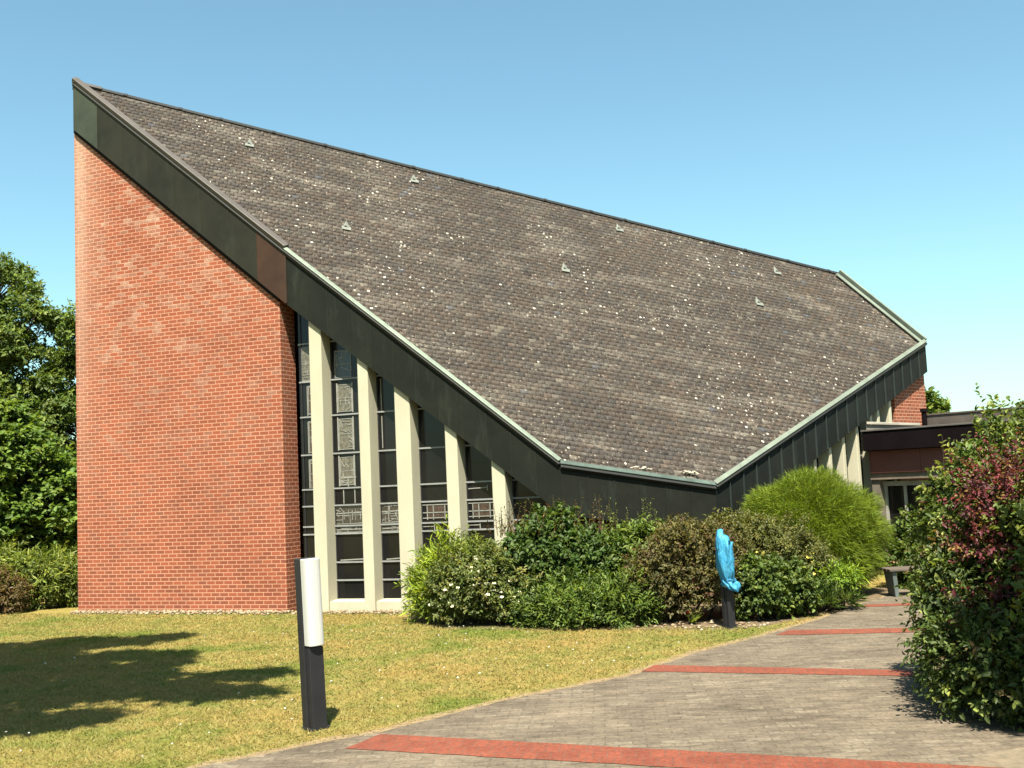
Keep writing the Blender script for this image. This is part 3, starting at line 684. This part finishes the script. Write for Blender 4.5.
def stems_mesh(root,blobs,r,n=9,rad=.016,extra=()):
    mb=MB(); b0=BASE[root.name]
    for k in range(n):
        bl=blobs[k%len(blobs)]; d=unit(r,1)[0]; t=np.array(bl[:3])+d*np.array(bl[3:])*.7; t[2]=max(t[2],.15)
        s=np.array([bl[0]*.5+b0.x*.5+r.normal(0,.08),bl[1]*.5+b0.y*.5+r.normal(0,.08),0]); m=(s+t)/2+np.array([0,0,.1])+r.normal(0,.05,3)
        mb.tube([s,m,t],[rad,rad*.75,rad*.3],6,(.09,.06,.04))
    for b,t in extra: mb.tube([b,(b+t)/2,t],[.005,.004,.002],4,(.12,.10,.05))
    return mb.build('stem',M['bark'],root,smooth=True)
def flowers(name,root,r,pts,size,col,heart=None):
    fb=FB(); n=len(pts)
    for k in range(5):
        a=k*1.2566+r.uniform(0,.3,n); d=np.stack([np.cos(a),np.sin(a)*.6,.5+0*a+np.sin(a)*.5],1)
        fb.leaves(pts,d,np.tile([0,-.7,.7],(n,1)),np.full(n,size),np.full(n,size*.9),np.tile(np.array(col),(n,1))*r.uniform(.9,1.05,(n,1)),.1,.05)
    return fb.build(name,root)
def surface_pts(r,blobs,n,scale=1.02):
    out_=[]
    for _ in range(n):
        bl=blobs[r.integers(len(blobs))]; d=unit(r,1)[0]; d[1]=-abs(d[1]); d[2]=abs(d[2])*.9-.25
        out_.append(np.array(bl[:3])+d*np.array(bl[3:])*scale*r.uniform(.95,1.08))
    return np.array(out_)
def shrub(name,label,cat,blobs,ntw,K,tl,L,Wd,pal,seed,sh=None,group=None,fl=None,mat=None,**kw):
    r=np.random.default_rng(seed); b=blobs[0]; root=thing(name,(b[0],b[1],0),label,cat,group)
    fb=FB(); grow(fb,r,blobs,ntw,K,tl,L,Wd,pal,**kw); ex=[]
    if sh:
        for s_ in sh: ex+=shoots(fb,r,*s_)
    fb.build('foliage',root,mat); stems_mesh(root,blobs,r,extra=ex)
    if fl: flowers('blossom',root,r,surface_pts(r,blobs,fl[0]),fl[1],fl[2])
    return root
def G(r_,g_,b_,w_=1): return ((r_,g_,b_),w_)
GRN=[G(.055,.095,.018,3),G(.04,.07,.014,2),G(.085,.125,.025,2)]
# the bed in front of the church, left to right
shrub('conifer_bush','bright yellow green feathery bush at the left end of the flower bed','bush',
      [(-1.05,17.2,.55,.58,.5,.60),(-1.30,17.0,.4,.33,.35,.42)],1500,9,.24,.095,.016,[G(.20,.26,.025,3),G(.26,.31,.04,2),G(.11,.16,.02,2)],31,up=.25,spread=.55,shell=(.4,1.1))
shrub('flowering_bush','grey green bush dotted with white flowers, left of the dark leafy bush','bush',
      [(-.62,16.45,.58,.62,.5,.60),(-.15,16.35,.48,.52,.45,.52),(-.95,16.55,.42,.40,.4,.46)],2500,9,.17,.052,.022,[G(.11,.13,.035,3),G(.075,.10,.024,2),G(.15,.15,.04,1)],32,fl=(110,.034,(.80,.78,.58)),up=.4)
shrub('leafy_bush','dark green broad leaved bush with reddish top shoots under the low fascia corner','bush',
      [(.35,16.6,.78,.60,.5,.74),(.95,16.45,.62,.60,.5,.58),(.0,16.65,.55,.4,.45,.58)],2700,8,.18,.068,.04,[G(.05,.085,.018,4),G(.035,.065,.014,2),G(.085,.12,.03,1.5)],33,
      sh=[(60,(.4,16.65,1.25,.85,.4),.50,.045,.02,[G(.14,.075,.03),G(.12,.10,.03),G(.09,.11,.03)],12,.2)],up=.3)
shrub('spreading_juniper','low spreading dark green juniper at the lawn edge in front of the dark leafy bush','bush',
      [(.75,15.75,.24,.55,.38,.36),(1.35,15.6,.26,.6,.4,.36),(.25,15.95,.2,.4,.32,.3)],1700,9,.22,.07,.019,[G(.075,.115,.02,3),G(.115,.16,.028,2),G(.05,.08,.015,2)],34,up=.45,spread=.65,lump=.35,shell=(.4,1.2))
shrub('upright_shrub','light green shrub with upright leafy shoots behind the juniper','shrub',
      [(1.75,16.8,.66,.45,.4,.54),(1.45,16.7,.62,.45,.35,.6),(2.05,16.7,.7,.4,.35,.6)],1900,9,.2,.07,.026,[G(.105,.15,.03,3),G(.07,.11,.02,2),G(.15,.19,.05,1)],35,
      sh=[(26,(1.75,16.8,1.1,.5,.3),.55,.06,.022,[G(.13,.16,.04),G(.10,.13,.035)],14,.1)],up=.8)
shrub('brown_bush','dense brownish green bush left of the blue covered lamp','bush',
      [(2.2,15.75,.70,.52,.5,.66),(2.65,15.8,.70,.48,.45,.66),(1.85,15.85,.50,.40,.4,.5),(2.95,15.9,.55,.3,.35,.5)],4100,9,.15,.042,.020,[G(.085,.072,.026,4),G(.11,.10,.03,3),G(.06,.06,.02,2),G(.10,.055,.03,1)],36,up=.45,fl=(9,.022,(.55,.45,.08)))
shrub('potentilla_bush','rounded olive green bush with small yellow flowers right of the blue covered lamp','bush',
      [(3.7,16.45,.74,.60,.5,.64),(4.2,16.6,.56,.50,.45,.50),(3.35,16.3,.7,.45,.4,.62),(2.95,16.4,.75,.4,.4,.62)],4300,9,.15,.042,.019,[G(.095,.10,.03,4),G(.12,.12,.034,3),G(.07,.08,.022,2)],37,up=.45,fl=(30,.034,(.80,.66,.12)))
shrub('spindle_bush','low bright green round leaved bush at the path edge beside the blue covered lamp','bush',
      [(3.35,15.55,.42,.35,.33,.42),(3.75,15.7,.35,.35,.3,.36)],1300,8,.14,.05,.036,[G(.07,.105,.022,3),G(.10,.135,.03,2),G(.045,.07,.016,2)],38,up=.35)
shrub('yellow_bush','small bright yellow green fern like bush at the foot of the feathery round shrub','bush',
      [(4.52,16.25,.42,.22,.2,.22),(4.72,16.2,.47,.18,.18,.13)],230,9,.20,.07,.014,[G(.21,.29,.03,3),G(.12,.19,.022,3)],39,up=.1,spread=.5)
shrub('sedge_clump','dark green strappy sedge clump at the path edge below the potentilla bush','plant',
      [(4.2,15.95,.12,.30,.22,.24),(4.55,16.1,.1,.25,.2,.2)],230,6,.08,.17,.012,[G(.055,.09,.02,3),G(.09,.12,.03,2)],40,up=1.0,spread=.5,low=-.1)
# feathery round shrub: thousands of thin arching strands
def feathery():
    r=np.random.default_rng(41); c=np.array((4.76,18.2,.98)); R=np.array((1.30,1.0,1.10))
    root=thing('feathery_shrub',(5.0,18.25,0),'large round feathery bright green shrub beside the path in front of the right fascia','shrub')
    n=130000; d=unit(r,n*2); d=d[d[:,2]>-.92][:n]; n=len(d)
    lum=1+.08*np.sin(d[:,0]*6+1)*np.sin(d[:,2]*7+2)+.06*np.sin(d[:,0]*13)*np.sin(d[:,2]*12+d[:,1]*5)+.05*np.sin(d[:,1]*9+d[:,0]*4)
    p=c+d*R*(lum*(.40+.52*r.random(n)**.6))[:,None]
    g=d*np.array([.9,.9,.6])+np.array([0,0,.28])+r.normal(0,.50,(n,3)); g/=np.linalg.norm(g,axis=1,keepdims=True)
    L=r.uniform(.05,.16,n)[:,None]; q=p+g*L*.55; t=q+(g+np.array([0,0,-.35])+d*.25)*L*.45
    s=np.cross(g,r.normal(size=(n,3))); s/=np.linalg.norm(s,axis=1,keepdims=True); s*=r.uniform(.0022,.0042,n)[:,None]
    pal=np.array([(.105,.150,.012),(.135,.178,.015),(.07,.105,.010),(.17,.195,.022)])
    cc=pal[r.choice(4,n,p=[.4,.25,.25,.1])]*np.exp(r.normal(0,.15,(n,1)))
    ok=t[:,2]>.05
    np_mesh('foliage',np.stack([p-s,p+s,q+s*.9,t,q-s*.9],1)[ok],5,[(0,1,2,4),(4,2,3)],cc[ok],M['needle'],root)
    mb=MB()
    for k in range(26):
        dd=unit(r,1)[0]; dd[2]=abs(dd[2])*.8+.2; e=c+dd*R*.75; b=np.array((5.0+r.normal(0,.18),18.25+r.normal(0,.15),0)); mb.tube([b,(b+e)/2+r.normal(0,.05,3),e],[.013,.009,.003],5)
    mb.build('stem',M['bark'],root,smooth=True)
feathery()
# the mixed planting on the right of the path
shrub('tall_shrub','tall light green leafy shrub with long top shoots on the right of the path','shrub',
      [(4.35,10.1,1.25,.58,.55,.95),(4.15,10.0,.65,.42,.45,.6),(4.95,10.2,1.6,.6,.55,.85),(4.05,10.15,1.55,.26,.3,.38),(4.35,9.05,1.2,.42,.28,.75),(3.95,9.8,1.0,.40,.38,.55)],5000,8,.18,.052,.029,[G(.085,.12,.024,4),G(.05,.075,.016,3),G(.17,.19,.045,1.6),G(.13,.09,.035,.6)],51,
      sh=[(5,(3.98,10.1,1.6,.10,.1),.62,.075,.034,[G(.22,.24,.06),G(.17,.19,.05)],9,.16),(12,(4.55,10.1,2.0,.3,.2),.50,.075,.034,[G(.19,.21,.05),G(.14,.16,.04)],10,.2),(3,(4.82,9.9,2.35,.08,.1),.62,.06,.02,[G(.10,.14,.05)],7,.12)],shell=(.5,1.08),lump=.28)
shrub('red_barberry','dark red leaved barberry growing through the tall light green shrub on the right','shrub',
      [(4.15,9.35,1.75,.34,.3,.26),(4.45,9.3,1.50,.36,.3,.32),(3.90,9.25,1.32,.22,.25,.16),(4.35,9.2,1.05,.35,.3,.22),(3.78,9.1,.85,.18,.2,.12),(4.0,9.0,.66,.24,.22,.13),(3.9,8.7,.36,.18,.2,.10),(4.2,8.7,.85,.2,.2,.2)],700,12,.32,.034,.022,[G(.10,.024,.028,4),G(.065,.02,.024,3),G(.15,.038,.042,2),G(.16,.10,.03,.5)],52,shell=(.4,1.2),lump=.3,up=.25,spread=.7,sh=[(16,(4.35,9.3,1.75,.35,.2),.5,.036,.024,[G(.12,.025,.026),G(.17,.04,.04)],24,.6)])
shrub('broadleaf_shrub','glossy yellow green broad leaved shrub at the right frame edge in front of the barberry','shrub',
      [(4.18,8.3,.95,.36,.4,.72),(4.55,8.4,1.2,.45,.4,.75)],1100,8,.17,.060,.036,[G(.13,.17,.03,3),G(.085,.12,.022,3),G(.22,.24,.05,1.5)],53,shell=(.5,1.08),lump=.25)
shrub('low_shrub','low dark green bush spilling onto the path at the foot of the red barberry','shrub',
      [(3.64,8.95,.42,.36,.45,.44),(4.0,8.5,.38,.42,.4,.42),(3.66,9.5,.6,.26,.35,.55),(4.60,8.3,.35,.4,.35,.4),(4.1,8.05,.28,.35,.3,.32)],2800,8,.18,.048,.024,[G(.055,.08,.018,4),G(.04,.06,.015,3),G(.15,.18,.04,1.3),G(.08,.06,.025,.6)],54,up=.15,shell=(.45,1.1),lump=.28)
shrub('rear_shrub','small leafy green shrub behind the bench at the end of the path','shrub',
      [(7.15,18.9,.62,.70,.5,.60),(6.75,18.7,.35,.5,.35,.4),(7.95,18.8,.75,.7,.5,.75)],1500,8,.2,.085,.045,[G(.08,.12,.025,3),G(.055,.085,.018,3),G(.13,.16,.04,1)],55)
# red tulip by the covered lamp
def tulip():
    b=gnd(690,625); root=thing('flower',(b.x,b.y,0),'small red flower with light green leaves at the foot of the brown bush','flower'); r=np.random.default_rng(3)
    p=np.array((b.x,b.y,.16)); fb=FB(); n=14; d=unit(r,n)*.6+np.array([0,-.2,.6]); fb.leaves(np.tile(p,(n,1)),d,unit(r,n),np.full(n,.042),np.full(n,.035),np.tile(np.array((.40,.03,.03)),(n,1)),.4,.1); fb.build('blossom',root)
    fb=FB(); n=16; q=np.tile(np.array((b.x+.03,b.y,.03)),(n,1))+r.normal(0,.03,(n,3))*np.array([1,1,0]); fb.leaves(q,unit(r,n)*.6+np.array([.1,0,.9]),unit(r,n),np.full(n,.17),np.full(n,.035),np.tile(np.array((.17,.21,.04)),(n,1)),.3,.3); fb.build('foliage',root)
    mb=MB(); mb.tube([(b.x,b.y,0),(b.x+.01,b.y,.09),tuple(p)],[.006,.005,.005],5); mb.build('stem',M['bark'],root)
tulip()

# ------------------------------------------------------------------ trees
def tree(label,base,trunk_top,r0,blobs,sub,ntw,K,tl,L,Wd,pal,seed,cat='tree',group=None,subr=(.28,.45),**kw):
    """crown: blobs split into sub clumps, each reached by a limb"""
    r=np.random.default_rng(seed); root=thing('tree',base,label,cat,group); mb=MB()
    b=np.array(base); t=np.array(trunk_top); mid=(b+t)/2+r.normal(0,.12,3)*np.array([1,1,0])
    mb.tube([b,b*.75+t*.25,mid,t],[r0*1.25,r0,r0*.8,r0*.5],10)
    clumps=[]
    for bl in blobs:
        c=np.array(bl[:3]); R=np.array(bl[3:])
        s=b+(t-b)*r.uniform(.45,.95); m=(s+c)/2+np.array([0,0,-.15*R[2]]); mb.tube([s,m,c],[r0*.42,r0*.28,r0*.12],7)
        for _ in range(sub):
            d=unit(r,1)[0]; p=c+d*R*r.uniform(.45,.95); k=r.uniform(*subr)*R.mean(); clumps.append((*p,k*r.uniform(.9,1.5),k*r.uniform(.9,1.5),k*r.uniform(.55,.9)))
            mb.tube([c+(m-c)*.2,(c+p)/2+r.normal(0,.08,3),p],[r0*.13,r0*.08,r0*.03],5)
    mb.build('trunk',M['bark'],root,smooth=True)
    fb=FB(); grow(fb,r,clumps,ntw,K,tl,L,Wd,pal,shell=(.2,1.1),**kw); fb.build('crown',root); return root
TP=[G(.10,.145,.032,3),G(.068,.105,.024,2),G(.14,.18,.042,2)]
tree('tall airy green tree at the left edge with sky showing through its crown',(-15.2,31.5,0),(-14.9,31.5,6.4),.2,[(-15.6,31.5,6.6,1.7,1.5,1.8),(-14.0,31.2,6.7,1.2,1.1,1.6),(-14.9,31.6,8.4,1.4,1.2,1.0),(-13.0,31.5,5.3,1.1,1,1.3),(-16.6,31.5,5.4,1.4,1.2,1.5),(-14.6,31.3,4.8,1.5,1.1,1.2),(-12.7,31.3,4.3,1.2,1.0,1.1),(-13.6,31.0,3.9,1.5,1.0,1.0),(-12.5,31.5,6.7,.9,1.0,1.3)],25,9500,8,.30,.10,.055,TP,61,subr=(.14,.27),flat=.1)
tree('dense light green maple like tree at the left edge below the airy tree',(-13.1,27.0,0),(-13.0,27.0,2.6),.16,[(-13.4,26.8,3.0,1.5,1.3,1.2),(-12.0,26.8,2.7,1.3,1.2,1.3),(-11.2,26.9,2.0,1.1,1.0,1.2),(-14.3,27,2.3,1.4,1.2,1.4),(-12.6,26.4,1.5,1.6,1.0,.9),(-12.9,26.9,3.9,1.2,1.0,.6)],24,11000,8,.28,.115,.08,[G(.10,.155,.026,3),G(.065,.11,.018,3),G(.145,.20,.035,1.5)],62,flat=.55,subr=(.22,.38))
shrub('hedge_bush','dense green bush filling the gap left of the tall brick corner','bush',
      [(-9.55,22.3,.50,.8,.6,.60),(-10.5,22.1,.55,.9,.6,.66),(-8.9,22.5,.42,.5,.45,.52)],2600,9,.24,.10,.022,[G(.14,.175,.03,3),G(.09,.12,.022,3),G(.20,.225,.04,1.5)],63,up=.1)
shrub('rust_bush','rust brown dying conifer bush in front of the green bush left of the church','bush',
      [(-9.95,21.45,.36,.42,.35,.42),(-10.5,21.4,.4,.4,.35,.45)],700,9,.2,.06,.02,[G(.12,.075,.03,3),G(.09,.065,.025,2),G(.13,.11,.035,1)],64,up=.2)
tree('distant tree peeping past the far brick corner of the church',(11.9,30.2,0),(11.8,30.2,2.8),.14,[(11.45,30,3.45,.32,.4,.55),(11.2,30,2.9,.5,.6,.5),(11.5,30,2.3,.5,.6,.5)],14,1100,7,.26,.15,.075,TP,65)
# two trees that stand just outside the picture and throw their shadow into it
tree('broad tree outside the left frame edge that shades the lawn',(-8.6,7.2,0),(-8.0,7.4,6.6),.22,[(-5.6,9.4,8.3,1.6,1.1,.6),(-4.4,7.6,8.1,1.2,.9,.5),(-6.6,7.6,8.3,1.5,1.2,.6),(-7.6,9.8,8.6,1.5,1.2,.7),(-3.2,7.0,8.0,.6,.25,.3),(-3.2,8.1,8.1,.6,.22,.25),(-5.2,5.75,8.1,1.4,.6,.4),(-7.0,5.7,8.2,1.4,.7,.5),(-8.4,6.6,8.4,1.4,1.2,.8),(-6.2,11.2,8.9,1.6,.4,.4)],20,14000,8,.3,.13,.075,TP,66,flat=.5,subr=(.16,.30))
tree('young tree outside the right frame edge that shades the path edge',(4.9,5.2,0),(4.6,5.4,4.4),.1,[(4.05,5.9,5.3,.75,.6,.4),(4.8,5.5,5.3,.8,.6,.45),(4.25,5.0,5.0,.55,.4,.3)],14,1900,7,.24,.10,.05,TP,67,flat=.4)

shrub('hedge','tall dark hedge far behind the dense maple like tree at the left edge','hedge',
      [(-18.5+k*1.3,35+.3*(k%2),1.5,1.0,.8,1.6) for k in range(6)],3000,8,.3,.14,.07,[G(.05,.08,.02,3),G(.035,.06,.014,2)],68)

# ------------------------------------------------------------------ lamps, bag, bench
def lamp(base,label,rot,lean,seed):
    root=thing('bollard_lamp',base,label,'lamp','dark bollard lamps along the path')
    root.rotation_euler=(0,lean,rot); BASE[root.name]=V(0,0,0)
    def add(nm,mb,mat,bev=.004,par=root):
        o=mb.build(nm,mat,par,bevel=bev); return o
    H=1.46
    mb=MB(); mb.box((0,.035,H/2),(.083,0,0),(0,.048,0),(0,0,H/2)); add('post',mb,M['black'],.006)
    mb=MB(); mb.box((0,-.048,.352),(.068,0,0),(0,.0375,0),(0,0,.352)); add('lower_front',mb,M['black'],.006)
    # opal diffuser with rounded front
    mb=MB(); n=10; prof=[(-.076,-.018)]+[(-.076+.152*(.5-.5*math.cos(math.pi*k/n)),-.070-.058*math.sin(math.pi*k/n)**.6) for k in range(n+1)]+[(.076,-.018)]
    zb,zt=.715,H-.004
    mb.poly([V(x,y,zt) for x,y in prof]); mb.poly([V(x,y,zb) for x,y in prof][::-1])
    for i in range(len(prof)):
        a=prof[i]; b=prof[(i+1)%len(prof)]; mb.poly([V(a[0],a[1],zb),V(b[0],b[1],zb),V(b[0],b[1],zt),V(a[0],a[1],zt)])
    add('diffuser',mb,M['opal'],.006)
    mb=MB(); mb.box((0,.0,.012),(.095,0,0),(0,.085,0),(0,0,.012)); add('base_plate',mb,M['black'],.003)
    return root
b1=gnd(316,729); b2=gnd(730,628)
lamp((b1.x,b1.y,0),'bollard lamp with a bare white light strip on the lawn edge in the foreground',math.radians(38),math.radians(-1.7),1)
l2=lamp((b2.x,b2.y,0),'bollard lamp hidden under a blue plastic bag in front of the bushes',math.radians(22),math.radians(-.8),2); l2.scale=(.74,.80,.76)
def mat_bag():
    t=NT('blue_plastic_bag'); ob=t.coord(); t.col(t.ramp(t.noise(ob,7,3),[(.3,(.06,.40,.70)),(.7,(.11,.52,.80))])); t.bump(t.noise(ob,9,3,.55,(1.6,1.6,.5)),.9,.06); t.set(.48,.3)
    tr=t.new('ShaderNodeBsdfTranslucent'); tr.inputs[0].default_value=(.05,.42,.72,1); ms=t.new('ShaderNodeMixShader'); ms.inputs[0].default_value=.25
    t.link(t.b.outputs[0],ms.inputs[1]); t.link(tr.outputs[0],ms.inputs[2]); t.link(ms.outputs[0],t.out.inputs[0]); return t.m
bag=thing('plastic_bag',(b2.x,b2.y,.5),'bright blue plastic bag tied over the top of the bollard lamp by the bushes','bag')
rb=random.Random(5); na=84
prof=[(.42,.150),(.45,.185),(.50,.190),(.545,.155),(.575,.128),(.61,.135),(.68,.155),(.78,.172),(.90,.178),(1.02,.176),(1.13,.170),(1.21,.162),(1.275,.150),(1.32,.125),(1.345,.06),(1.35,.012)]
mb=MB(); rings=[]
for k,(z,rr) in enumerate(prof):
    ring=[]; low=max(0,(.57-z)/.15)
    for i in range(na):
        a=2*math.pi*i/na
        fold=.95+.26*(1-abs(math.sin(a*2.5+z*3.2)))**2+.20*(1-abs(math.sin(a*3.5-z*5+1)))**3+.05*rb.random()
        if low>0: fold=1+.16*math.sin(a*6+z*20)+.08*rb.uniform(-1,1)
        if z>1.22: fold=.92+.30*math.sin(a*2+.4)**2
        cx=b2.x+.006-.05*max(0,z-.9)-.02*math.sin((z-.5)*3.6)+low*.05; cy=b2.y-.03
        zz=z*.80+.17+.010*math.sin(a*3+k)+(.055*math.cos(a-2.6) if z>1.22 else 0)+(.03*math.sin(a*2+1) if low>0 else 0)
        ring.append((cx+math.cos(a)*rr*fold*.57,cy+math.sin(a)*rr*fold*.90,zz))
    rings.append(ring)
for r_ in rings: mb.v+=r_
for k in range(len(rings)-1):
    for i in range(na):
        j=(i+1)%na; mb.f.append([k*na+i,k*na+j,(k+1)*na+j,(k+1)*na+i]); mb.uv.append([(0,0)]*4); mb.c.append((1,1,1)); mb.m.append(0)
mb.poly(rings[-1]); mb.build('bag_film',mat_bag(),bag,smooth=True)
mb=MB(); zt_=.632
mb.tube([(b2.x+.012+math.cos(a)*.098,b2.y-.03+math.sin(a)*.125,zt_+.01*math.sin(3*a)) for a in [2*math.pi*k/20 for k in range(21)]],[.008]*21,6); mb.build('tie',mat_plain('blue_cord',(.03,.22,.42),.6,.3),bag)
# bench
bb=gnd(893,597); bench=thing('bench',(bb.x,bb.y,0),'simple backless wooden bench with grey legs at the end of the path','bench')
wood=mat_plain('weathered_bench_wood',(.13,.105,.085),.8,.2,0,.3,6,(.4,4,4),.3); leg=mat_plain('grey_green_bench_leg',(.15,.18,.17),.7,.3)
for k,off in enumerate((-.11,.06,.23)):
    mb=MB(); mb.box((bb.x+.72,bb.y+off,.425),(.80,0,0),(0,.075,0),(0,0,.018)); mb.build('seat_plank',wood,bench,bevel=.006)
for sx in (.03,1.42):
    mb=MB(); mb.hexa([V(bb.x+sx-.02,bb.y-.10,0),V(bb.x+sx+.04,bb.y-.10,0),V(bb.x+sx+.04,bb.y+.24,0),V(bb.x+sx-.02,bb.y+.24,0)],[V(bb.x+sx-.065,bb.y-.15,.406),V(bb.x+sx+.005,bb.y-.15,.406),V(bb.x+sx+.005,bb.y+.27,.406),V(bb.x+sx-.065,bb.y+.27,.406)]); mb.build('leg',leg,bench,bevel=.008)
